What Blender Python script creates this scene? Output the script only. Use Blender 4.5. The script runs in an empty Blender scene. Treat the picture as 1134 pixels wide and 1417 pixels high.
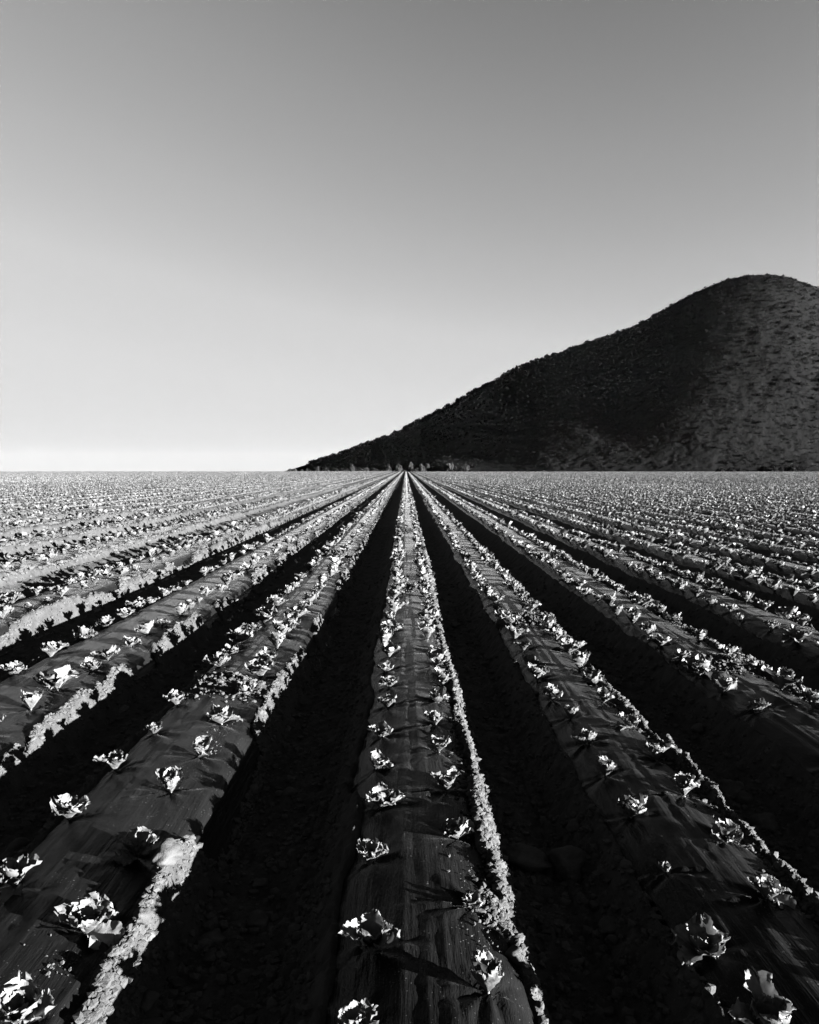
import bpy, math, random
import numpy as np
R = math.radians
rng = np.random.default_rng(7); random.seed(7)
scn = bpy.context.scene
col = scn.collection

# ------------------------------------------------------------------ camera
CAMH = 1.5; HORY = 648.5; VPX = 562.0; FPX = 1000.0
cam = bpy.data.cameras.new('camera'); camo = bpy.data.objects.new('camera', cam); col.objects.link(camo)
cam.sensor_fit = 'HORIZONTAL'; cam.sensor_width = 36; cam.lens = 36 * FPX / 1134.0
PITCH = math.atan((708.5 - HORY) / FPX); YAW = math.atan((567 - VPX) / FPX)
camo.location = (0, 0, CAMH); camo.rotation_euler = (math.pi / 2 - PITCH, 0, -YAW)
cam.clip_start = 0.05; cam.clip_end = 20000
scn.camera = camo

# ------------------------------------------------------------------ light
SUN_EL = 7.0; SUN_AZ = 116.0          # compass heading from +Y, clockwise
w = bpy.data.worlds.new('World'); scn.world = w; w.use_nodes = True
nt = w.node_tree; nt.nodes.clear()
sky = nt.nodes.new('ShaderNodeTexSky'); sky.sky_type = 'NISHITA'; sky.sun_disc = False
sky.sun_elevation = R(SUN_EL); sky.sun_rotation = R(SUN_AZ)
sky.air_density = 1.0; sky.dust_density = 0.6; sky.ozone_density = 1.0; sky.altitude = 0
sep = nt.nodes.new('ShaderNodeSeparateColor'); nt.links.new(sky.outputs[0], sep.inputs[0])
mth = nt.nodes.new('ShaderNodeMath'); mth.operation = 'MULTIPLY'; mth.inputs[1].default_value = 1 / 8
nt.links.new(sep.outputs[0], mth.inputs[0])     # red filter, black and white film
bgn = nt.nodes.new('ShaderNodeBackground'); bgn.inputs[1].default_value = 0.05
rmp = nt.nodes.new('ShaderNodeValToRGB'); nt.links.new(mth.outputs[0], rmp.inputs[0])          # tone curve of the film for the sky
_st = [(0, 0), (.25, .05), (.7, .19), (.85, .262), (.95, .305), (1.32, .43), (1.92, .585), (3.0, .65), (4.2, .665), (6.5, .67), (8, .67)]
while len(rmp.color_ramp.elements) < len(_st): rmp.color_ramp.elements.new(.5)
for _k, (_p, _v) in enumerate(_st):
    _e = rmp.color_ramp.elements[_k]; _e.position = _p / 8; _e.color = (_v, _v, _v, 1)
flt = nt.nodes.new('ShaderNodeMath'); flt.operation = 'MULTIPLY'; flt.inputs[1].default_value = 1.33 / 1.741
nt.links.new(rmp.outputs[0], flt.inputs[0]); nt.links.new(flt.outputs[0], bgn.inputs[0])
wo = nt.nodes.new('ShaderNodeOutputWorld'); nt.links.new(bgn.outputs[0], wo.inputs[0])
sl = bpy.data.lights.new('sun', 'SUN'); sl.energy = 5.0; sl.angle = R(0.5); sl.color = (1, 1, 1)
so = bpy.data.objects.new('sun', sl); col.objects.link(so)
so.rotation_euler = (R(90 - SUN_EL), 0, R(180 - SUN_AZ)); so.location = (30, -15, 20)
scn.view_settings.view_transform = 'Standard'; scn.view_settings.look = 'None'
scn.view_settings.exposure = 4.8; scn.view_settings.gamma = 1.0

# ------------------------------------------------------------------ helpers
def tag(o, label=None, cat=None, group=None, kind=None):
    if label: o['label'] = label
    if cat: o['category'] = cat
    if group: o['group'] = group
    if kind: o['kind'] = kind
    return o

def mesh_np(name, V, Fq, mat, parent=None, smooth=True, attr=None):
    """V (n,3), Fq (m,k) k=3 or 4 (one array or a list of arrays)"""
    me = bpy.data.meshes.new(name)
    V = np.asarray(V, np.float32)
    Fl = Fq if isinstance(Fq, list) else [Fq]
    Fl = [np.asarray(f, np.int32) for f in Fl if len(f)]
    loops = np.concatenate([f.ravel() for f in Fl])
    tot = np.concatenate([np.full(len(f), f.shape[1], np.int32) for f in Fl])
    me.vertices.add(len(V)); me.vertices.foreach_set('co', V.ravel())
    me.loops.add(len(loops)); me.loops.foreach_set('vertex_index', loops)
    me.polygons.add(len(tot))
    st = np.zeros(len(tot), np.int32); st[1:] = np.cumsum(tot)[:-1]
    me.polygons.foreach_set('loop_start', st); me.polygons.foreach_set('loop_total', tot)
    me.polygons.foreach_set('use_smooth', np.full(len(tot), smooth))
    if attr is not None:
        a = me.attributes.new('rnd', 'FLOAT', 'POINT'); a.data.foreach_set('value', np.asarray(attr, np.float32))
    me.update(calc_edges=True); me.validate()
    me.materials.append(mat)
    o = bpy.data.objects.new(name, me); col.objects.link(o)
    if parent: o.parent = parent
    return o

def hsh(ix, iy, s):
    n = (ix.astype(np.int64) * 374761393 + iy.astype(np.int64) * 668265263 + s * 2147483647 // 7 * 13) & 0xffffffff
    n = ((n ^ (n >> 13)) * 1274126177) & 0xffffffff
    n = ((n ^ (n >> 16)) * 2246822519) & 0xffffffff
    return ((n ^ (n >> 15)) & 0xffffff) / float(0xffffff)

def vnoise(x, y, s=0):
    x, y = np.broadcast_arrays(np.asarray(x, float), np.asarray(y, float))
    ix = np.floor(x); iy = np.floor(y); fx = x - ix; fy = y - iy
    fx = fx * fx * fx * (fx * (fx * 6 - 15) + 10); fy = fy * fy * fy * (fy * (fy * 6 - 15) + 10)
    a = hsh(ix, iy, s); b = hsh(ix + 1, iy, s); c = hsh(ix, iy + 1, s); d = hsh(ix + 1, iy + 1, s)
    return ((a * (1 - fx) + b * fx) * (1 - fy) + (c * (1 - fx) + d * fx) * fy) * 2 - 1

def fbm(x, y, s=0, o=4, g=.5):
    t = 0; a = 1; n = 0; x = np.asarray(x, float); y = np.asarray(y, float)
    for k in range(o):
        t = t + a * vnoise(x * 2 ** k + 17.3 * k, y * 2 ** k - 9.1 * k, s + k); n += a; a *= g
    return t / n

def billow(x, y, s=0, o=3):
    t = 0; a = 1; n = 0
    for k in range(o):
        t = t + a * np.abs(vnoise(x * 2 ** k + 5.3 * k, y * 2 ** k, s + k)); n += a; a *= .55
    return t / n

def sstep(a, b, x):
    t = np.clip((x - a) / (b - a), 0, 1); return t * t * (3 - 2 * t)

# ------------------------------------------------------------------ materials (black and white film: every colour is a grey)
def mat(name):
    m = bpy.data.materials.new(name); m.use_nodes = True
    return m, m.node_tree, m.node_tree.nodes['Principled BSDF']
def N(t, k, **kw):
    n = t.nodes.new(k)
    for a, b in kw.items(): setattr(n, a, b)
    return n
def ramp(t, src, stops):
    r = t.nodes.new('ShaderNodeValToRGB'); t.links.new(src, r.inputs[0])
    e = r.color_ramp.elements
    while len(e) < len(stops): e.new(.5)
    for k, (p, v) in enumerate(stops): e[k].position = p; e[k].color = (v, v, v, 1)
    return r.outputs[0]
def noise(t, scale, detail=4, rough=.55, sc=(1, 1, 1), coord='Object'):
    tc = t.nodes.new('ShaderNodeTexCoord'); mp = t.nodes.new('ShaderNodeMapping'); mp.inputs['Scale'].default_value = sc
    t.links.new(tc.outputs[coord], mp.inputs[0])
    n = t.nodes.new('ShaderNodeTexNoise'); n.inputs['Scale'].default_value = scale
    n.inputs['Detail'].default_value = detail; n.inputs['Roughness'].default_value = rough
    t.links.new(mp.outputs[0], n.inputs[0]); return n.outputs[0]
def bump(t, p, src, strength, dist, prev=None):
    b = t.nodes.new('ShaderNodeBump'); b.inputs['Strength'].default_value = strength; b.inputs['Distance'].default_value = dist
    t.links.new(src, b.inputs['Height'])
    if prev: t.links.new(prev, b.inputs['Normal'])
    t.links.new(b.outputs[0], p.inputs['Normal']); return b.outputs[0]

def soil_mat(name, lo, hi):
    m, t, p = mat(name)
    t.links.new(ramp(t, noise(t, 9, 8, .65), [(.3, lo), (.7, hi)]), p.inputs['Base Color'])
    p.inputs['Roughness'].default_value = .95; p.inputs['Specular IOR Level'].default_value = .05
    b = bump(t, p, noise(t, 60, 5, .7), .9, .008)
    bump(t, p, noise(t, 260, 3, .7), .7, .003, b)
    return m
M_soil = soil_mat('soil', .009, .020)
M_clod = soil_mat('dry_soil', .012, .028)
M_stone = soil_mat('stone', .013, .028)
M_palestone = soil_mat('pale_stone', .022, .038)

def film_mat():
    m, t, p = mat('black_film')
    sp2 = noise(t, 2.2, 4, .6)
    tc = N(t, 'ShaderNodeTexCoord'); vo = N(t, 'ShaderNodeTexVoronoi'); vo.inputs['Scale'].default_value = 75
    t.links.new(tc.outputs['Object'], vo.inputs['Vector'])
    d1 = ramp(t, vo.outputs['Distance'], [(.10, 1), (.20, 0)]); d2 = ramp(t, noise(t, 14, 5, .7), [(.49, 0), (.60, 1)])
    mm = N(t, 'ShaderNodeMath', operation='MULTIPLY'); t.links.new(d1, mm.inputs[0]); t.links.new(d2, mm.inputs[1])
    dots = mm.outputs[0]
    base = ramp(t, sp2, [(.3, .0010), (.75, .0032)])
    mx = N(t, 'ShaderNodeMix', data_type='RGBA'); t.links.new(dots, mx.inputs[0]); t.links.new(base, mx.inputs[6])
    mx.inputs[7].default_value = (.028, .028, .028, 1)
    t.links.new(mx.outputs[2], p.inputs['Base Color'])
    p.inputs['Roughness'].default_value = .24; p.inputs['IOR'].default_value = 1.42
    p.inputs['Specular IOR Level'].default_value = .035
    p.inputs['Sheen Weight'].default_value = .024; p.inputs['Sheen Roughness'].default_value = .22
    b = bump(t, p, noise(t, 34, 5, .65, (1, .07, 1)), .9, .012)
    b = bump(t, p, noise(t, 9, 4, .6, (1, .35, 1)), .5, .015, b)
    bump(t, p, noise(t, 110, 3, .6, (1, .5, 1)), .5, .003, b)
    return m
M_film = film_mat()

def leaf_mat(name, lo, hi, tr):
    m, t, p = mat(name)
    at = N(t, 'ShaderNodeAttribute', attribute_name='rnd')
    n = noise(t, 30, 5, .6)
    mth = N(t, 'ShaderNodeMath', operation='ADD'); t.links.new(n, mth.inputs[0]); t.links.new(at.outputs['Fac'], mth.inputs[1])
    c = ramp(t, mth.outputs[0], [(.35, lo), (.95, hi)])
    t.links.new(c, p.inputs['Base Color']); p.inputs['Roughness'].default_value = .5
    p.inputs['Specular IOR Level'].default_value = .12
    bump(t, p, noise(t, 130, 3, .6), .5, .003)
    ts = N(t, 'ShaderNodeBsdfTranslucent'); t.links.new(c, ts.inputs[0])
    mx = N(t, 'ShaderNodeMixShader'); mx.inputs[0].default_value = tr
    out = t.nodes['Material Output']
    t.links.new(p.outputs[0], mx.inputs[1]); t.links.new(ts.outputs[0], mx.inputs[2]); t.links.new(mx.outputs[0], out.inputs[0])
    return m
M_leaf = leaf_mat('leaf', .016, .060, .16)
M_stem, _, p = mat('stem'); p.inputs['Base Color'].default_value = (.015, .015, .015, 1); p.inputs['Roughness'].default_value = .6

def rough_mat(name, lo, hi, scale, bs=.8, bd=.5):
    m, t, p = mat(name)
    t.links.new(ramp(t, noise(t, scale, 6, .7), [(.35, lo), (.7, hi)]), p.inputs['Base Color'])
    p.inputs['Roughness'].default_value = 1; p.inputs['Specular IOR Level'].default_value = .0
    bump(t, p, noise(t, scale * 4, 4, .7), bs, bd)
    return m
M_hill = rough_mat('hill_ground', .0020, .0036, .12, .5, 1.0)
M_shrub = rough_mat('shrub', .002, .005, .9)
M_shrub_pale = rough_mat('dry_shrub', .006, .014, .9)
M_rock = rough_mat('rock', .003, .008, .6)
M_post = rough_mat('concrete', .006, .010, 3, .3, .02)
M_bark = rough_mat('bark', .002, .004, 3, .5, .05)

# ------------------------------------------------------------------ the field
P = 1.2; X0 = .05; YMAX = 350.0
NI = 300
BXA = np.zeros(2 * NI + 1)
BXA[NI] = X0
for _i in range(1, NI + 1):
    BXA[NI + _i] = BXA[NI + _i - 1] + {1: 1.13, 2: 1.24}.get(_i, 1.2)
    BXA[NI - _i] = BXA[NI - _i + 1] - {1: 1.355, 2: 1.47}.get(_i, 1.46)
MIDS = (BXA[1:] + BXA[:-1]) / 2
def bx_of(i): return BXA[(np.asarray(i) + NI).astype(int)]
def zb(i): return np.interp(i, [-60, -9, -6, -4, -3, -2, -1, 0, 1, 2], [.1, .22, .22, .12, .0, -.06, -.055, 0, -.03, 0])
def depthf(i): return np.interp(i, [-60, -12, -8, -4, -3, -2, 60], [.8, .8, .6, .62, .9, 1, 1])
PX = np.array([-.8, -.45, -.38, -.31, -.25, -.19, -.08, .04, .12, .18, .24, .285, .32, .39, .8])
PZ = np.array([-.28, -.265, -.19, -.11, -.060, -.029, -.006, 0.002, -.002, -.012, -.032, -.067, -.15, -.26, -.28])
def zcrest(y): return np.where(y > 345, -(np.maximum(y, 345) - 345) * .009, 0.)
def wide(i): return np.where(i == -2, .29, np.where(i <= -1, .11, 0))
def local(x, y):
    i = np.digitize(x, MIDS) - NI; wob = .014 * vnoise(y * .45, i * 7.7, 3)
    xl = x - BXA[i + NI] + wob
    return i, xl - wide(i) * np.where(i == -2, sstep(.03, .68, xl), sstep(.12, .36, xl))      # the left beds have a broader right shoulder
def bed_z(x, y):
    i, xl = local(x, y)
    wgt = .5 * sstep(.40, .6, np.abs(xl)); j = i + np.sign(xl)
    base = zb(i) * (1 - wgt) + zb(j) * wgt
    dj = np.minimum(depthf(i), np.where(xl < 0, depthf(j), depthf(i)))
    dj = np.where(xl > 0, depthf(i), depthf(j - 0))
    pz = np.interp(xl, PX, PZ)
    z = base + pz * np.where(np.abs(xl) > .26, dj, 1)
    z += .018 * vnoise(x * .5, y * .22, 11) * np.clip(1 - y / 200, 0, 1)
    return z + zcrest(y), i, xl
def edge_thr(i, y):
    g = np.clip(vnoise(y * 1.5, i * 3.1, 24) * 1.5 + .6 * vnoise(y * 4.6, i * 2.3, 25) + .12, 0, 1)
    return np.where(i >= 1, .230, .248) + .09 * g * np.interp(i, [-9, -6, -4, -3, -1, 0, 1, 60], [.0, .15, .4, .9, 1, .8, .35, .35])
def soil_mask(i, xl, y):
    e = .035 * vnoise(y * 1.6, i * 3.1, 21) + .02 * vnoise(y * 6, i * 3.1, 22)
    e2 = e + .02 * vnoise(y * 13, i * 5.1, 23)
    th = edge_thr(i, y)
    return sstep(th, th + .025, xl + .6 * e2), sstep(.27, .30, -xl + e * np.where(i == 0, 1, .5) - np.where(i == 0, .03, 0))
# soil thrown across a bed to weigh the film down: bed, distance, half length
DAMS = [(0, 8.9, .32), (-1, 5.05, .34), (1, 7.2, .28), (2, 5.45, .30), (-1, 13, .4), (0, 17, .4)]
def ground_z(x, y, lod=1.0):
    z, i, xl = bed_z(x, y)
    mr, ml = soil_mask(i, xl, y)
    m = np.maximum(mr, ml)
    z = z + mr * np.interp(i, [0, 1], [.042, .036]) * np.exp(-((xl - np.interp(i, [0, 1], [.285, .272])) / np.interp(i, [0, 1], [.05, .06])) ** 2) * (.75 + .9 * vnoise(y * 2.3, i * 1.7, 31) + .6 * vnoise(y * 6.1, i * 2.7 + xl * 9, 32))
    z = z + mr * .02 * (xl < .36)
    z = z + ml * .03 * (xl > -.5)
    r = billow(x * 9, y * 9, 41) * .050 + billow(x * 28, y * 28, 45) * .030 + fbm(x * 2.2, y * 2.2, 51, 3) * .03
    if lod >= 1: r = r + fbm(x * 90, y * 90, 55, 2) * .004
    z = z + m * (r - .014 - .018 * fbm(x * 2.2, y * 2.2, 51, 3))
    z = np.where(m > .02, z, z - .02)
    for (bi, yd, hl) in DAMS:
        q = (i == bi) * np.exp(-((y - yd + .3 * xl) / (hl * .45)) ** 2) * np.clip(1 - (np.abs(xl) / .30) ** 4, 0, 1)
        nn = billow(x * 10, y * 10, 61) * .05 + billow(x * 30, y * 30, 62) * .02 + .06
        z = z + np.maximum(q - .12, 0) * nn * 1.3
    return z

def grid(xs, ys, off=0):
    nx, ny = len(xs), len(ys)
    a = (np.arange(ny - 1)[:, None] * nx + np.arange(nx - 1)[None]).ravel()
    return np.stack([a, a + 1, a + nx + 1, a + nx], 1) + off

def build_ground():
    V = []; F = []; off = 0
    bands = [(-3, .9, .05, .08, 5.0, 0), (.85, 4.6, .0115, .012, 4.2, 0), (4.55, 9.2, .018, .024, 6.8, -.004), (9.1, 22, .035, .06, 15, -.006),
             (21.5, 60, .075, .2, 42, -.01), (59, 352, .2, 2.2, 235, -.02)]
    for (y0, y1, dx, dy, hw, dz) in bands:
        xs = np.arange(-hw, hw + dx, dx); ys = np.arange(y0, y1 + dy, dy)
        X, Y = np.meshgrid(xs, ys)
        Z = ground_z(X, Y, 1 if dx < .03 else 0) + dz
        # bands dip under their neighbours where they overlap
        V.append(np.stack([X.ravel(), Y.ravel(), Z.ravel()], 1)); F.append(grid(xs, ys, off)); off += X.size
    # open land out to the horizon, a little below the field
    xs = np.array([-9000, -3000, -1000, -400, -236, -100, 0, 100, 236, 400, 1000, 3000, 9000.])
    ys = np.array([-3000, -800, -100, 0, 100, 345, 352, 400, 600, 1200, 3000, 9000.])
    X, Y = np.meshgrid(xs, ys); Z = -.55 + zcrest(Y) * 1.0
    V.append(np.stack([X.ravel(), Y.ravel(), Z.ravel()], 1)); F.append(grid(xs, ys, off))
    o = mesh_np('ground', np.concatenate(V), np.concatenate(F), M_soil)
    return tag(o, kind='structure')
build_ground()

ORD = ['zeroth', 'first', 'second', 'third', 'fourth', 'fifth', 'sixth', 'seventh', 'eighth', 'ninth', 'tenth', 'eleventh', 'twelfth',
       'thirteenth', 'fourteenth', 'fifteenth', 'sixteenth', 'seventeenth', 'eighteenth', 'nineteenth', 'twentieth', 'twenty-first',
       'twenty-second', 'twenty-third', 'twenty-fourth', 'twenty-fifth', 'twenty-sixth', 'twenty-seventh', 'twenty-eighth', 'twenty-ninth',
       'thirtieth', 'thirty-first', 'thirty-second', 'thirty-third', 'thirty-fourth', 'thirty-fifth', 'thirty-sixth', 'thirty-seventh', 'thirty-eighth', 'thirty-ninth', 'fortieth']
def bedname(i):
    i = int(i)
    if i == 0: return 'middle bed'
    return '%s bed %s of middle' % (ORD[abs(i)], 'left' if i < 0 else 'right')

# ------------------------------------------------------------------ plant positions
def ray(px, py, z):
    """world x, y of photo pixel on the level z"""
    xn = (px - 567) / FPX; yn = (708.5 - py) / FPX
    d = np.array([xn, 1.0, yn])
    c, s = math.cos(-PITCH), math.sin(-PITCH)
    d = np.array([d[0], d[1] * c - d[2] * s, d[1] * s + d[2] * c])
    c, s = math.cos(-YAW), math.sin(-YAW)
    d = np.array([d[0] * c - d[1] * s, d[0] * s + d[1] * c, d[2]])
    k = (z - CAMH) / d[2]
    return d[0] * k, d[1] * k
NEAR = {  # (bed, row): list of (px, py of foot, size)
    (0, 0): [(487, 1420, .9), (512, 1302, 1.15), (516, 1182, .8), (527, 1112, .95), (520, 1060, .85), (529, 1014, .8), (536, 976, .8), (538, 948, .8), (534, 925, .8)],
    (0, 1): [(676, 1370, 1.0), (656, 1252, .55), (634, 1160, .85), (618, 1096, .8), (608, 1042, .8), (603, 1005, .8), (607, 972, .85)],
    (-1, 1): [(28, 1420, 1.15), (118, 1292, 1.2), (190, 1184, 1.1), (237, 1098, .95), (275, 1048, .95), (307, 1002, 1.05), (343, 962, .95)],
    (-1, 0): [(22, 1225, 1.1), (95, 1128, 1.1), (160, 1062, 1.0), (213, 1014, .65), (245, 974, .95), (280, 944, .8)],
    (1, 0): [(1074, 1425, 1.3), (973, 1305, 1.15), (922, 1199, .4), (874, 1122, .9), (838, 1067, .85), (812, 1024, .8), (790, 990, .75)],
    (1, 1): [(1062, 1243, .8), (1002, 1160, .9), (948, 1098, .95), (910, 1048, .9), (872, 1004, .85), (836, 969, .8)],
}
ROWX = (-.185, .185)
plants = []       # (bed, row, x, y, size)
SP = .43
for i in range(-290, 290):
    bx = float(bx_of(i))
    for r in (0, 1):
        st = 1.2
        near = NEAR.get((i, r))
        if near:
            for (px, py, s) in near:
                x, y = ray(px, py, float(zb(i)) + .005); plants.append((i, r, x, y, s))
            st = y + SP
        y = max(st + (0 if near else (.5 * r + (i * .37) % 1) * SP), (abs(bx) - .6) / .66)
        n = int((YMAX - 2 - y) / SP)
        if n <= 0: continue
        k = np.arange(n)
        ys = y + k * SP + rng.normal(0, .03, n)
        far = ys > 70
        keep = (rng.random(n) > .035) & (~far | (k % 5 < 2)) & (np.abs(bx) < ys * .66 + 2.5)
        ys = ys[keep]
        xs = bx + (ROWX[r] if i != -2 else (-.23, .33)[r]) + rng.normal(0, .018, len(ys)) - .014 * vnoise(ys * .45, i * 7.7, 3)
        ss = np.clip(rng.normal(1.12, .24, len(ys)), .4, 1.6) * np.where(ys > 70, 1.2, 1)
        plants += [(i, r, a, b, c) for a, b, c in zip(xs, ys, ss)]
PL = np.array(plants)
PL_near = PL[PL[:, 3] < 14]

# ------------------------------------------------------------------ film over each bed
def film(i, ymin, ymax):
    bx = float(bx_of(i))
    ab = abs(i)
    # rows of vertices get longer with distance
    ys = [ymin]
    while ys[-1] < ymax:
        ys.append(ys[-1] + max(.012 if ab < 4 else .03, .004 * ys[-1] if ab < 4 else .012 * ys[-1]))
    ys = np.array(ys); nx = 64 if ab < 3 else (36 if ab < 8 else 16)
    xl = np.linspace(-.35 if i == 0 else -.31, .40 + float(wide(i)), nx)
    XL, Y = np.meshgrid(xl, ys)
    wob = .014 * vnoise(Y * .45, i * 7.7, 3)
    X = bx + XL - wob
    Z, _, _ = bed_z(X, Y)
    Z = Z + .006
    # lengthwise stretch folds, cross sag, and puckers radiating from each planting hole
    fade = np.clip(1.4 - Y / 14, 0, 1)
    Z += fade * (.0042 * vnoise(X * 31, Y * .9, 71 + ab) + .0025 * vnoise(X * 11 + Y * 1.5, Y * 1.1, 73) + .0016 * vnoise(X * 70, Y * 2.6, 77))
    if ab < 4:
        pk = PL_near[PL_near[:, 0] == i]
        for (_, r, px, py, s) in pk:
            j0, j1 = np.searchsorted(ys, [py - .32, py + .32])
            if j1 <= j0: continue
            dx = X[j0:j1] - px; dy = Y[j0:j1] - py; rr = np.hypot(dx, dy); th = np.arctan2(dy, dx)
            Z[j0:j1] += .013 * np.exp(-(rr / .15) ** 2) * vnoise(th * 3.2, rr * 2 + py * 9, 81) * (rr > .01) - .006 * np.exp(-(rr / .045) ** 2)
    V = np.stack([X.ravel(), Y.ravel(), Z.ravel()], 1)
    o = mesh_np('plastic_mulch_sheet', V, grid(xl, ys), M_film)
    tag(o, 'black plastic mulch film stretched over the %s' % bedname(i), 'mulch sheet', 'black plastic sheets over the planting beds')
NB = 24
for i in range(-NB, NB + 1):
    film(i, max(.9 if abs(i) < 4 else .9, (abs(float(bx_of(i))) - 2.2) / .66), YMAX - 1)
V = []; F = []; off = 0
for i in list(range(-190, -NB)) + list(range(NB + 1, 190)):
    ys = np.array([max(10, (abs(float(bx_of(i))) - 3) / .66)]);
    if ys[0] > YMAX - 5: continue
    ys = np.linspace(ys[0], YMAX - 1, 14); xl = np.array([-.32, -.27, 0, .2, .31])
    XL, Y = np.meshgrid(xl, ys); X = float(bx_of(i)) + XL; Z = bed_z(X, Y)[0] + .012
    V.append(np.stack([X.ravel(), Y.ravel(), Z.ravel()], 1)); F.append(grid(xl, ys, off)); off += X.size
tag(mesh_np('distant_mulch_sheets', np.concatenate(V), np.concatenate(F), M_film), 'far black plastic strips merging across the outer field', 'mulch sheet', None, 'stuff')

# ------------------------------------------------------------------ plants
def leaf(L, W, ang, lift, curl, seed, nu=9, nv=15, ruf=1.0):
    """a ruffled, lobed leaf growing from the origin"""
    u = np.linspace(-1, 1, nu); v = np.linspace(0, 1, nv)
    U, Vv = np.meshgrid(u, v)
    prof = np.interp(Vv, [0, .12, .3, .55, .78, .93, 1], [.16, .24, .55, .92, 1.0, .78, .34])
    jag = 1 + (.20 * vnoise(Vv * 13 + seed, np.sign(U) * 3 + seed, 5) + .12 * vnoise(Vv * 34 + seed, np.sign(U) * 5 + seed, 6)) * np.abs(U) ** 3
    wd = W * prof * jag
    s = Vv * L * (1 + .16 * (np.abs(U) < 2) * vnoise(U * 4.5 + seed, seed * 1.7, 8) * Vv ** 4)
    # spine: rises then curls outward
    a = lift + (-curl) * Vv ** 1.5
    ds = L / (nv - 1)
    rr = np.cumsum(np.cos(a[:, :1]) * ds, 0) - math.cos(lift) * ds; zz = np.cumsum(np.sin(a[:, :1]) * ds, 0) - math.sin(lift) * ds
    ext = (s - Vv * L)
    r_ = rr + np.cos(a) * ext; z_ = zz + np.sin(a) * ext
    cup = .40 * wd * U ** 2
    r_ = r_ - np.sin(a) * cup * .8; z_ = z_ + np.cos(a) * cup
    edge = np.abs(U) ** 1.6 * sstep(.15, .5, Vv)
    tip = sstep(.75, 1, Vv)
    rf = ruf * W * .34 * np.maximum(np.abs(U) ** 2.4 * sstep(.2, .5, Vv), tip * .7) * (vnoise(Vv * 7 + seed * 3, np.sign(U) * 1.3 + U * .4 + seed, 9) + .45 * vnoise(Vv * 17 + U * 2 + seed, U * 2 + seed, 10))
    r_ = r_ - np.sin(a) * rf; z_ = z_ + np.cos(a) * rf
    x = wd * U * (1 - .12 * U ** 2)
    X = r_ * math.cos(ang) - x * math.sin(ang); Y = r_ * math.sin(ang) + x * math.cos(ang)
    z_ = z_ - .0025 * np.exp(-(U / .12) ** 2)
    rib = .22 * np.exp(-(U / .13) ** 2) + .1 * hsh(np.array(float(int(seed * 10))), np.array(3.), 1)
    return np.stack([X.ravel(), Y.ravel(), z_.ravel() + .002], 1), grid(u, v), rib.ravel() * np.ones(X.size)

def rosette(seed, n=8, nu=9, nv=15, floppy=0.):
    rs = random.Random(seed); V = []; F = []; A = []; off = 0
    for k in range(n):
        f = k / n
        ang = k * 2.399 + rs.uniform(-.5, .5)
        L = (.105 - .036 * f) * rs.uniform(.8, 1.25); W = (.050 - .018 * f) * rs.uniform(.8, 1.3)
        lift = R(44 + 42 * f + rs.uniform(-16, 14)) - floppy
        curl = rs.uniform(-.6, 1.1)
        v, q, a = leaf(L, W, ang, lift, curl, rs.uniform(0, 50), nu, nv, rs.uniform(.6, 1.1))
        V.append(v); F.append(q + off); A.append(a + rs.uniform(-.08, .1)); off += len(v)
    return np.concatenate(V), np.concatenate(F), np.concatenate(A)

def stem_mesh(seed):
    a = np.linspace(0, 2 * math.pi, 8, endpoint=False); V = []
    for z, r in ((-.03, .006), (0, .0055), (.006, .005), (.012, .004)):
        V.append(np.stack([r * np.cos(a), r * np.sin(a), np.full(8, z)], 1))
    F = []
    for k in range(3):
        for j in range(8): F.append((k * 8 + j, k * 8 + (j + 1) % 8, (k + 1) * 8 + (j + 1) % 8, (k + 1) * 8 + j))
    return np.concatenate(V), np.array(F)

protos = []
for s in range(12):
    root = bpy.data.objects.new('leafy_seedling', None); col.objects.link(root); root.empty_display_size = .05
    v, f, a = rosette(100 + s, 9 + s % 3, 15, 30, floppy=.15 * (s % 3))
    fo = mesh_np('leaves', v, f, M_leaf, root, attr=a)
    v, f = stem_mesh(s); st = mesh_np('stem', v, f, M_stem, root)
    protos.append([root, fo, st, False])

dist = np.hypot(PL[:, 2], PL[:, 3])
invis = np.abs(PL[:, 2] / PL[:, 3]) > .60
invis |= (PL[:, 3] < 1.75)
order = np.argsort(dist + invis * 1e6)
isnear = np.zeros(len(PL), bool); isnear[order[:300]] = True
def surf(x, y):
    return bed_z(np.array([x]), np.array([y]))[0][0]
cnt = {}
sizeword = lambda s: 'tiny' if s < .5 else ('small' if s < .75 else ('broad' if s > 1.05 else 'young'))
idx = sorted(np.nonzero(isnear)[0], key=lambda k: PL[k, 3])
for q, k in enumerate(idx):
    i, r, x, y, s = PL[k]; i = int(i); r = int(r)
    cnt[(i, r)] = cnt.get((i, r), 0) + 1; n = cnt[(i, r)]
    pr = protos[(q * 5 + i) % 12]
    if not pr[3]:
        root = pr[0]; pr[3] = True
    else:
        root = pr[0].copy(); col.objects.link(root)
        for ch in pr[1:3]:
            c = ch.copy(); col.objects.link(c); c.parent = root
    root.location = (x, y, surf(x, y) + .001); root.rotation_euler = (rng.normal(0, .08), rng.normal(0, .08), rng.uniform(0, 6.28))
    s *= (.84 if y < 3 else .95); root.scale = (s * 1.0, s * 1.0, s * 1.2)
    tag(root, '%s seedling, %s from camera, %s row of the %s' % (sizeword(s), ORD[n] if n < 41 else 'far', 'left' if r == 0 else 'right', bedname(i)),
        'seedling', 'leafy seedlings planted in rows through the plastic')
for pr in protos:
    if not pr[3]:
        for o in pr[:3]: bpy.data.objects.remove(o)

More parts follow.
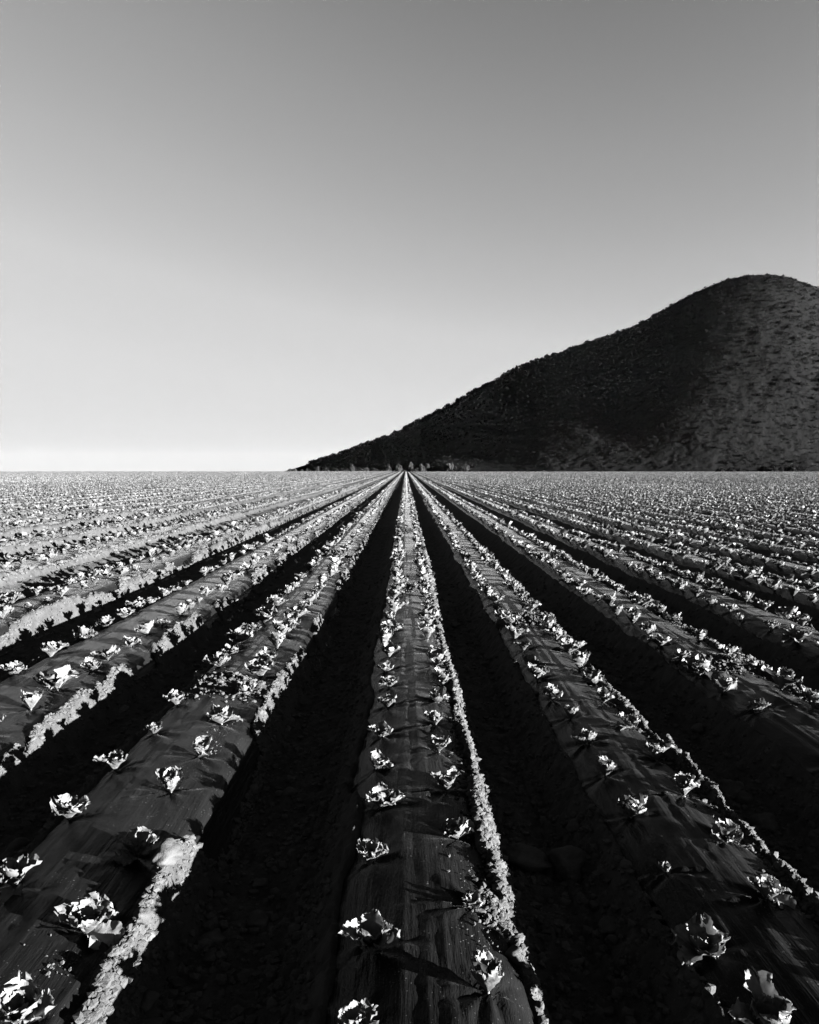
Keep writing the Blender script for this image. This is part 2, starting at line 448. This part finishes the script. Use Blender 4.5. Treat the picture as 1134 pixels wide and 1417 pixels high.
def scatter(name, protoms, pts, rot, scl, material, zs=None, smooth=True, tilt=0):
    """one mesh of many copies of small meshes (numpy)"""
    V = []; F = []; A = []; off = 0
    which = rng.integers(0, len(protoms), len(pts))
    for w_, (pv, pf) in enumerate(protoms):
        m = which == w_; n = m.sum()
        if n == 0: continue
        c = np.cos(rot[m])[:, None]; s = np.sin(rot[m])[:, None]
        sc = scl[m][:, None]
        X = (pv[:, 0][None] * c - pv[:, 1][None] * s) * sc; Y = (pv[:, 0][None] * s + pv[:, 1][None] * c) * sc; Z = pv[:, 2][None] * sc
        if zs is not None: Z = Z * zs[m][:, None]
        q = np.stack([X + pts[m][:, :1], Y + pts[m][:, 1:2], Z + pts[m][:, 2:3]], 2).reshape(-1, 3)
        f = (pf[None] + (np.arange(n) * len(pv))[:, None, None]).reshape(-1, pf.shape[1]) + off
        V.append(q); F.append(f); A.append(np.repeat(rng.uniform(-.12, .2, n), len(pv))); off += len(q)
    k = sorted(set(f.shape[1] for f in F))
    return mesh_np(name, np.concatenate(V), [np.concatenate([f for f in F if f.shape[1] == kk]) for kk in k], material, smooth=smooth, attr=np.concatenate(A))

rest = PL[~isnear]
zr = bed_z(rest[:, 2], rest[:, 3])[0] + .004
rest_pts = np.stack([rest[:, 2], rest[:, 3], zr], 1)
mid = rest[:, 3] < 28
V1 = [rosette(300 + s, 9, 5, 8)[:2] for s in range(8)]
V2 = [rosette(400 + s, 7, 3, 4)[:2] for s in range(8)]
V3 = [rosette(500 + s, 5, 2, 3)[:2] for s in range(8)]
bigV = []; bigF = []; bigA = []; off = 0
for lodm, msk in ((V1, rest[:, 3] < 16), (V2, (rest[:, 3] >= 16) & (rest[:, 3] < 70)), (V3, rest[:, 3] >= 70)):
    pts = rest_pts[msk]; 
    o = scatter('tmp', lodm, pts, rng.uniform(0, 6.28, len(pts)), rest[msk, 4] * 1.12, M_leaf)
    me = o.data; n = len(me.vertices); v = np.empty(n * 3, np.float32); me.vertices.foreach_get('co', v)
    l = np.empty(len(me.loops), np.int32); me.loops.foreach_get('vertex_index', l)
    a = np.empty(n, np.float32); me.attributes['rnd'].data.foreach_get('value', a)
    bigV.append(v.reshape(-1, 3)); bigF.append(l.reshape(-1, 4) + off); bigA.append(a); off += n
    bpy.data.objects.remove(o); bpy.data.meshes.remove(me)
tag(mesh_np('distant_seedlings', np.concatenate(bigV), np.concatenate(bigF), M_leaf, attr=np.concatenate(bigA)),
    'rows of pale leafy seedlings running to the horizon', 'seedlings', None, 'stuff')

# ------------------------------------------------------------------ soil clods and stones
def ico(sub):
    import bmesh
    bm = bmesh.new(); bmesh.ops.create_icosphere(bm, subdivisions=sub, radius=1)
    v = np.array([list(x.co) for x in bm.verts]); f = np.array([[x.index for x in q.verts] for q in bm.faces]); bm.free()
    return v, f
I1, I2, I3, I4 = ico(1), ico(2), ico(3), ico(4)
def lump(base, seed, amp=.35, flat=.7, fine=.1):
    v, f = base; v = v.copy(); r_ = random.Random(seed); o = r_.uniform(0, 99)
    n = vnoise(v[:, 0] * 1.3 + o, v[:, 1] * 1.3 + v[:, 2] * 1.7 + o, seed) * amp + vnoise(v[:, 0] * 4 + o, v[:, 1] * 4 + v[:, 2] * 5, seed + 3) * fine
    # chipped planes
    for k in range(5):
        d = np.array([r_.gauss(0, 1) for _ in range(3)]); d /= np.linalg.norm(d)
        h = v @ d; lim = r_.uniform(.45, .8)
        v = v - np.maximum(h - lim, 0)[:, None] * d[None] * .85
    v = v * (1 + n)[:, None]; v[:, 2] *= flat; v[:, 0] *= r_.uniform(.8, 1.3)
    return v, f
C1 = [lump(I1, s, .4, .8) for s in range(8)]
C2 = [lump(I2, s + 20, .35, .75, .15) for s in range(8)]

def clods(n, y0, y1, where, lo, hi, ms, sunny=True):
    # density falls with distance like the picture
    u = rng.random(n); y = y0 * (y1 / y0) ** u
    imax = np.maximum(1, (y * .66 + .8) / P)
    i = np.round(rng.uniform(-1, 1, n) * imax).astype(int)
    if where == 'edge': xl = rng.normal(.29, .042, n)
    elif where == 'furrow': xl = rng.uniform(.35, .9, n)
    elif where == 'left': xl = rng.normal(-.42, .03, n)
    if where == 'edge':      # crumbs lie where the soil lies
        th = edge_thr(i, y); xl = np.where(xl < th, th + np.abs(rng.normal(0, .03, n)), xl)
    x = bx_of(i) + xl + np.where(xl > .2, wide(i) * np.where(i == -2, .93, 1), 0)
    s = lo * (hi / lo) ** (rng.random(n) ** 2.0)
    z = ground_z(x, y, 0) + s * .25
    return np.stack([x, y, z], 1), s
pts = []; ss = []
for a in (clods(42000, 1.4, 14, 'edge', .003, .019, 0), clods(22000, 1.4, 12, 'furrow', .004, .026, 0), clods(2500, 1.4, 12, 'left', .004, .015, 0),
          clods(24000, 9, 60, 'edge', .012, .045, 0)):
    pts.append(a[0]); ss.append(a[1])
_n = 13000; _y = 2.3 * 6 ** rng.random(_n); _i = rng.integers(0, 4, _n); _xl = rng.normal(.268, .032, _n)
_x = bx_of(_i) + _xl; _s = .005 * 3.6 ** (rng.random(_n) ** 1.6); _k = vnoise(_y * 2.2, _i * 4.4, 150) > -.35
pts.append(np.stack([_x, _y, np.maximum(ground_z(_x, _y, 0), bed_z(_x, _y)[0] + .004) + _s * .45], 1)[_k]); ss.append(_s[_k])
_n = 5000; _y = 1.4 * 9 ** rng.random(_n); _i = np.round(rng.uniform(-1, 1, _n) * np.maximum(1, (_y * .66 + .8) / P)).astype(int)
_xl = .27 - np.abs(rng.normal(0, .06, _n)); _k = vnoise(_y * 3, _i * 4.4, 140) > .05; _y, _i, _xl = _y[_k], _i[_k], _xl[_k]
_x = bx_of(_i) + _xl; _s = .002 * 4 ** (rng.random(len(_x)) ** 2); pts.append(np.stack([_x, _y, bed_z(_x, _y)[0] + .008 + _s * .3], 1)); ss.append(_s)
_a = clods(1500, 1.5, 12, 'edge', .012, .034, 0); _a = (_a[0][:420], _a[1][:420]); big_clods = _a
for (bi, yd, hl) in DAMS:
    n = 700; xl = rng.uniform(-.27, .3, n); y = yd - .3 * xl + rng.normal(0, hl * .35, n); x = float(bx_of(bi)) + xl
    s = .005 * 4.5 ** (rng.random(n) ** 1.7); z = np.maximum(ground_z(x, y, 0), bed_z(x, y)[0] + .006) + s * .2
    pts.append(np.stack([x, y, z], 1)); ss.append(s)
pts = np.concatenate(pts); ss = np.concatenate(ss)
C3 = [lump(I3, s + 60, .3, .8, .2) for s in range(8)]
tag(scatter('big_soil_clods', C3, big_clods[0], rng.uniform(0, 6.28, 420), big_clods[1], M_clod), 'bigger rounded soil lumps along the bed edges', 'soil clods', None, 'stuff')
tag(scatter('loose_soil_clods', C1, pts, rng.uniform(0, 6.28, len(pts)), ss, M_clod, smooth=False),
    'crumbly pale soil clods scattered along bed edges and furrows', 'soil clods', None, 'stuff')

def stone(px, py, zoff, size, label, m=M_stone, seed=0, elong=1.0, rz=0.0, flat=.75):
    x, y = ray(px, py, zoff); z = ground_z(np.array([x]), np.array([y]), 0)[0]
    v, f = lump(I4, seed + 50, .22, flat, .05)
    v = v + (.03 * fbm(v[:, 0] * 6, v[:, 1] * 6 + v[:, 2] * 7, seed, 3))[:, None] * v
    v[:, 0] *= elong; v = v * size
    o = mesh_np('stone', v, f, m); o.location = (x, y, z + size * .38 * flat); o.rotation_euler = (rng.normal(0, .15), rng.normal(0, .15), rz)
    tag(o, label, 'stone')
    return o
stone(232, 1207, -.04, .066, 'large round pale clod on the near right shoulder of the first bed left of centre', M_clod, 1)
stone(206, 1350, -.08, .062, 'big rounded dark boulder half in shade at lower left beside lit soil', M_clod, 2)
stone(628, 925, -.04, .032, 'bright upright stone on the right edge of the middle bed', M_palestone, 3, .8)
stone(641, 972, -.04, .026, 'small bright stone nearer the camera on the right edge of the middle bed', M_palestone, 4, .7)
stone(1012, 1133, -.1, .03, 'smooth elongated white stone on the soil edge of the first bed right', M_palestone, 5, 1.6, 1.9, .6)
stone(955, 946, -.2, .045, 'roundish stone with a lit right side in the furrow below the second right bed', M_clod, 6)
stone(1012, 1090, -.25, .075, 'large dull boulder in the dark furrow right of the first right bed', M_stone, 7)
stone(935, 1012, -.2, .035, 'small pale stone perched in the furrow between first and second right beds', M_clod, 8)
stone(1103, 862, -.15, .07, 'round stone beside the plants of the third right bed near the frame edge', M_clod, 9)
stone(725, 1203, -.28, .075, 'flat elongated stone in the dark furrow right of the middle bed', M_stone, 10, 1.6, -.6, .5)
stone(790, 1215, -.28, .10, 'broad dim boulder in the furrow left of the first right bed', M_stone, 11)
stone(610, 820, -.03, .045, 'white stone on the soil dam crossing the middle bed', M_palestone, 12, .7)
stone(571, 851, .0, .03, 'small pale stone lying on the film at the centre of the middle bed', M_palestone, 13, .8)
stone(717, 800, -.15, .035, 'pale stone on the right edge of the first right bed at mid distance', M_palestone, 14, .7)
stone(1060, 1140, -.28, .07, 'dull boulder at the right edge of the frame in the furrow', M_stone, 15)
stone(15, 1130, -.1, .07, 'dim boulder at the left frame edge in the dark furrow', M_stone, 16)
k = 0
while k < 70:
    y = 1.9 * 4.5 ** rng.random(); i = int(rng.integers(-3, 4)); xl = rng.uniform(.42, .78); x = float(bx_of(i)) + xl
    if abs(x / y) > .58: continue
    s = .015 + .04 * rng.random() ** 2
    v, f = lump(I3, 200 + k, .25, .65, .08)
    o = mesh_np('furrow_stone', v * s, f, M_stone); o.location = (x, y, ground_z(np.array([x]), np.array([y]), 0)[0] + s * .2)
    o.rotation_euler = (0, 0, rng.uniform(0, 6))
    a = 'just right of the %s' % bedname(i)
    tag(o, 'dim stone in dark furrow ' + a, 'stone', 'stones in the furrow ' + a); k += 1

# ------------------------------------------------------------------ the hill
SU = (np.array([-700, 380, 398, 430, 470, 513, 548, 600, 645, 690, 740, 770, 800, 845, 880, 910, 950, 985, 1015, 1050, 1080, 1105, 1134, 1200, 1300, 1450, 1700, 2000]) - VPX) / FPX
SE = (HORY - np.array([655, 655, 651, 641, 629, 613, 599, 574, 549, 524, 503, 493, 481, 469, 456, 438, 416, 399, 390, 385, 387, 394, 405, 440, 490, 560, 640, 655.])) / FPX
def hD(u): return sum(hD_(u + k) for k in (-.1, -.05, 0, .05, .1)) / 5
def hD_(u): return np.interp(u, [-.25, -.17, .1, .3, .48, .6, .9, 1.4], [700, 675, 580, 520, 485, 480, 500, 560])
def hF(u): return np.interp(u, [-.25, -.1, .05, .2, .4, .6, .9, 1.4], [600, 470, 400, 370, 354, 352, 352, 352])
def hill_pt(u, t):
    s = np.interp(u, SU, SE)
    # soften the corners of the interpolated outline
    s = (np.interp(u - .008, SU, SE) + s + np.interp(u + .008, SU, SE)) / 3
    D = hD(u); Fd = hF(u); d = Fd + (D - Fd) * t
    base = zcrest(d) - 1.2; top = CAMH + s * D
    tt = np.clip(t, 0, 1); p = .22 * tt + .38 * sstep(0, 1, tt) + .40 * tt ** 1.8
    back = np.where(t > 1, 1 - .55 * (t - 1) ** 1.3 - .45 * (t - 1), 1)
    z = base + np.maximum(top - base, 0) * p * back
    x = u * d; y = d
    amp = np.clip((top - base) / 60, 0, 1) * tt * (1 - .7 * tt)
    # gullies and terraces
    z = z + amp * (9 * fbm(x / 60, y / 60, 91, 3) + 5 * (.5 - np.abs(vnoise(x / 38 + y / 90, y / 120, 95)))) 
    z = z + np.clip((top - base) / 20, 0, 1) * sstep(0, .1, tt) * (.5 * fbm(x / 6, y / 6, 97, 3) + .35 * fbm(x / 2, y / 2, 99, 2))
    return x, y, z
us = np.linspace(-.2, 1.42, 800); ts = np.concatenate([np.linspace(0, 1, 300), np.linspace(1.01, 1.9, 40)])
U, T = np.meshgrid(us, ts); X, Y, Z = hill_pt(U, T)
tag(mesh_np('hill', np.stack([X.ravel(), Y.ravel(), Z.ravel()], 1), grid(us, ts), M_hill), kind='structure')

def shrub_mesh(seed, sub=2, leaves=90):
    """rounded bush of leaf clumps: small tilted faces through the volume"""
    r_ = np.random.default_rng(seed)
    n = leaves
    d = r_.normal(size=(n, 3)); d /= np.linalg.norm(d, axis=1)[:, None]; d[:, 2] = np.abs(d[:, 2])
    lob = 1 + .3 * vnoise(d[:, 0] * 2 + seed, d[:, 1] * 2 + d[:, 2] * 2, seed)
    c = d * (r_.uniform(.55, 1, n) ** .5 * lob)[:, None]; c[:, 2] = c[:, 2] * .95 + .05
    a = r_.normal(size=(n, 3)); a /= np.linalg.norm(a, axis=1)[:, None]
    b = np.cross(a, d); b /= np.linalg.norm(b, axis=1)[:, None] + 1e-6
    s = r_.uniform(.14, .30, n)[:, None]
    V = np.stack([c - a * s - b * s * .7, c + a * s - b * s * .5, c + a * s * .6 + b * s, c - a * s * .8 + b * s * .8], 1).reshape(-1, 3)
    F = np.arange(n * 4).reshape(n, 4)
    V[:, 2] = np.maximum(V[:, 2], -.1)
    return V, F
SH = [shrub_mesh(s) for s in range(8)]
SHs = [shrub_mesh(s + 30, leaves=26) for s in range(8)]
SHs = [(v * np.array([1, 1, .75]), f) for v, f in SHs]

# scattered shrubs: density varies in patches
n = 42000
u = rng.uniform(-.17, .85, n); t = rng.uniform(.02, 1.04, n)
x, y, z = hill_pt(u, t)
dens = .12 + .8 * fbm(x / 45, y / 45, 121, 3) + .9 * sstep(.1, .6, t)
keep = (rng.random(n) < dens) & (np.interp(u, SU, SE) > .006)
x, y, z, t, u = x[keep], y[keep], z[keep], t[keep], u[keep]
sz = .28 * 4.6 ** (rng.random(len(x)) ** 2.0) * (1 + .4 * t)
ku = 800
_u = rng.uniform(-.15, .6, ku); _t = rng.uniform(.93, 1.01, ku); _x, _y, _z = hill_pt(_u, _t)
_s = rng.uniform(.7, 1.9, ku) * np.interp(_u, [-.15, .2, .5], [1.7, 1.2, .7]); _ok = np.interp(_u, SU, SE) > .008
u = np.concatenate([u, _u[_ok]]); t = np.concatenate([t, _t[_ok]]); x = np.concatenate([x, _x[_ok]]); y = np.concatenate([y, _y[_ok]]); z = np.concatenate([z, _z[_ok]]); sz = np.concatenate([sz, _s[_ok]])
inframe = u < .57
app = np.where(inframe, sz / y, 0)
big = np.zeros(len(x), bool); big[np.argsort(-app)[:260]] = True
pts = np.stack([x, y, z - .1], 1)
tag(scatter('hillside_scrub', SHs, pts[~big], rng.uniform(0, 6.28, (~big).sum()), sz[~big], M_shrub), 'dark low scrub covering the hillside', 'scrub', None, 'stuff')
m3 = rng.random(len(x)) < .0
# pale tufts and stones of the slope
n = 9000
u = rng.uniform(-.1, .85, n); t = rng.uniform(.0, .95, n); x2, y2, z2 = hill_pt(u, t)
kp = rng.random(n) < (.35 + .8 * fbm(x2 / 30, y2 / 30, 131, 3)); x2, y2, z2 = x2[kp], y2[kp], z2[kp]
tag(scatter('pale_tufts', SHs, np.stack([x2, y2, z2], 1), rng.uniform(0, 6.28, len(x2)), .17 * 3.0 ** (rng.random(len(x2)) ** 2), M_shrub_pale), 'pale dry grass tufts dotted over the slope', 'dry grass', None, 'stuff')

def bush(px, py_top, py_base, wpx, d, label, m, seed, kind='bush', cat='bush', group=None, trunk=True):
    x = (px - VPX) / FPX * d; h = (py_base - py_top) / FPX * d * (.8 if 390 < d < 600 else 1); w_ = wpx / FPX * d / 2
    u_ = (px - VPX) / FPX
    zg = CAMH + (HORY - py_base) / FPX * d
    if d > float(hF(u_)):
        t_ = (d - hF(u_)) / (hD(u_) - hF(u_)); zg = float(hill_pt(np.array([u_]), np.array([t_]))[2][0])
    else: zg = float(bed_z(np.array([x]), np.array([min(d, 344.)]))[0][0]) + float(zcrest(np.array(d))) - .05
    e = bpy.data.objects.new(kind, None); col.objects.link(e); e.location = (x, d, zg)
    v, f = shrub_mesh(seed + 700, leaves=420); v = v * np.array([w_ * 1.0, w_ * .9, h * .92]); v[:, 2] += h * .06
    v[:, :2] *= 1 / 1.05
    mesh_np('crown', v, f, m, e)
    a = np.linspace(0, 2 * math.pi, 6, endpoint=False); V = []; r0 = max(.08, w_ * .06)
    for zz, r_ in ((-.4, r0), (h * .3, r0 * .7), (h * .6, r0 * .3)): V.append(np.stack([r_ * np.cos(a), r_ * np.sin(a), np.full(6, zz)], 1))
    F = [(k * 6 + j, k * 6 + (j + 1) % 6, (k + 1) * 6 + (j + 1) % 6, (k + 1) * 6 + j) for k in range(2) for j in range(6)]
    mesh_np('trunk', np.concatenate(V), np.array(F), M_bark, e)
    return tag(e, label, cat, group)

bush(433, 639, 648, 9, 740, 'small dark tree on the ridge line above the pale post', M_shrub, 1, 'tree', 'tree')
bush(443, 636, 645, 12, 760, 'dark pointed tree on the low ridge just right of the pale post', M_shrub, 2, 'tree', 'tree')
bush(513, 606, 616, 9, 715, 'dark rounded tree standing on the left ridge, lower of two', M_shrub, 3, 'tree', 'tree')
bush(546, 593, 602, 8, 700, 'dark rounded tree standing on the left ridge, upper of two', M_shrub, 4, 'tree', 'tree')
bush(488, 640, 652, 9, 430, 'pale pointed bush at the field edge left of the vanishing rows', M_shrub_pale, 5)
bush(508, 644, 651, 8, 430, 'low pale bush just right of the pale pointed bush', M_shrub_pale, 6)
bush(538, 639, 650, 9, 420, 'pale rounded bush left of the middle bed end', M_shrub_pale, 7)
bush(552, 639, 651, 11, 400, 'pale bushy tree right above the end of the middle bed', M_shrub_pale, 8, 'tree', 'tree')
bush(568, 633, 648, 8, 420, 'tall pale bush with a split crown behind the field end', M_shrub_pale, 9)
bush(583, 634, 649, 11, 415, 'pale spreading bush right of the field end', M_shrub_pale, 10)
bush(592, 628, 636, 6, 440, 'small pale bush higher up behind the field end', M_shrub_pale, 11)
bush(622, 634, 647, 12, 415, 'pale spreading bush left of the dark triangular bush', M_shrub_pale, 12)
bush(641, 636, 646, 11, 405, 'dark triangular bush at the foot of the hill', M_shrub, 13)
bush(645, 635, 645, 9, 412, 'pale bush rising behind the dark triangular bush', M_shrub_pale, 14)
bush(573, 646, 651, 14, 352, 'low dark bush at the far end of the middle bed', M_shrub, 15)
bush(560, 647, 651, 10, 352, 'low dark hedge clump left of the middle bed end', M_shrub, 16)
for k, (px, wd, h_) in enumerate([(998, 12, 5), (1012, 13, 5), (1024, 7, 4), (1060, 20, 8), (1070, 14, 8), (1082, 8, 6), (1095, 13, 7), (1104, 9, 6)]):
    bush(px, 651.5 - h_, 652, wd, 351, '%s low dark bush from the left along the right field edge' % ORD[k + 1], M_shrub, 30 + k, group='dark bushes along the right field edge')
for k, (px, wd, h_) in enumerate([(438, 12, 5), (452, 12, 5), (465, 12, 4), (478, 12, 4), (498, 14, 4), (518, 12, 4)]):
    bush(px, 652 - h_, 653, wd, 352, '%s bush from the left in the dark hedge by the pale post' % ORD[k + 1], M_shrub, 50 + k, group='hedge bushes at the left field edge')
for k, (px, wd, h_) in enumerate([(402, 7, 3), (408, 7, 3), (418, 6, 2), (426, 6, 2.5)]):
    bush(px, 652 - h_, 653, wd, 352, '%s pale bush from the left at the far tip of the ridge' % ORD[k + 1], M_shrub_pale, 60 + k, group='pale bushes at the ridge tip')
bx_, by_, bz_, bs_ = x[big], y[big], z[big], sz[big]
pr = []
for s in range(8):
    v, f = shrub_mesh(s + 900, leaves=90); pr.append(mesh_np('shrub', v, f, M_shrub))
used = [False] * 8
for k in range(len(bx_)):
    o = pr[k % 8]
    if used[k % 8]: o = o.copy(); col.objects.link(o)
    used[k % 8] = True
    o.location = (bx_[k], by_[k], bz_[k] - .1); s = float(bs_[k]); o.scale = (s, s, s * .9); o.rotation_euler = (0, 0, rng.uniform(0, 6.28))
    tag(o, 'rounded dark shrub growing on the bare hillside among many alike', 'shrub', 'shrubs scattered over the hillside')

# rock pinnacle on the ridge
def pinnacle():
    u_ = (714 - VPX) / FPX; x_, y_, z_ = hill_pt(np.array([u_]), np.array([.995]))
    e = bpy.data.objects.new('rock_pinnacle', None); col.objects.link(e); e.location = (x_[0], y_[0], z_[0] - .4)
    for (dx, s, h, sd) in ((0, 1.2, 5.4, 1), (-2.1, 1.6, 2.9, 2), (1.6, 1.1, 2.4, 3)):
        v, f = lump(I3, 400 + sd, .3, 1.0, .12); v = v * np.array([s, s, h / 2]); v[:, 0] += dx; v[:, 2] += h / 2 * .8
        mesh_np('boulder', v, f, M_rock, e, smooth=False)
    tag(e, 'jagged rock stack standing up on the skyline of the long ridge', 'rock')
pinnacle()
def post():
    d = 330.; x_ = (441 - VPX) / FPX * d; zg = float(bed_z(np.array([x_]), np.array([d]))[0][0])
    e = bpy.data.objects.new('field_post', None); col.objects.link(e); e.location = (x_, d, zg)
    V = []; F = []; rows = [(-.2, .27), (0, .26), (1.4, .25), (2.5, .24)]
    def boxstack(name, rows, m):
        V = []; F = []
        for z_, r_ in rows: V += [(-r_, -r_, z_), (r_, -r_, z_), (r_, r_, z_), (-r_, r_, z_)]
        for k in range(len(rows) - 1):
            for j in range(4): F.append((k * 4 + j, k * 4 + (j + 1) % 4, k * 4 + 4 + (j + 1) % 4, k * 4 + 4 + j))
        n = len(rows) * 4; F.append((n - 4, n - 3, n - 2, n - 1)); mesh_np(name, V, np.array(F), m, e, smooth=False)
    boxstack('shaft', rows, M_post); boxstack('cap', [(2.5, .3), (2.62, .3), (2.7, .2)], M_post)
    tag(e, 'pale concrete post standing at the far left edge of the field', 'post')
post()
# ------------------------------------------------------------------ thin haze, added to lift the blacks on the shaded hillside
def haze():
    m = bpy.data.materials.new('haze'); m.use_nodes = True; t = m.node_tree; t.nodes.clear()
    v = t.nodes.new('ShaderNodeVolumePrincipled'); v.inputs['Color'].default_value = (.9, .9, .9, 1); v.inputs['Density'].default_value = 2.2e-6
    o = t.nodes.new('ShaderNodeOutputMaterial'); t.links.new(v.outputs[0], o.inputs['Volume'])
    x, y0, y1, z0, z1 = 9200., -3100., 9200., -90., 190.
    V = [(-x, y0, z0), (x, y0, z0), (x, y1, z0), (-x, y1, z0), (-x, y0, z1), (x, y0, z1), (x, y1, z1), (-x, y1, z1)]
    F = np.array([(0, 3, 2, 1), (4, 5, 6, 7), (0, 1, 5, 4), (1, 2, 6, 5), (2, 3, 7, 6), (3, 0, 4, 7)])
    tag(mesh_np('haze', V, F, m, smooth=False), kind='stuff')
haze()
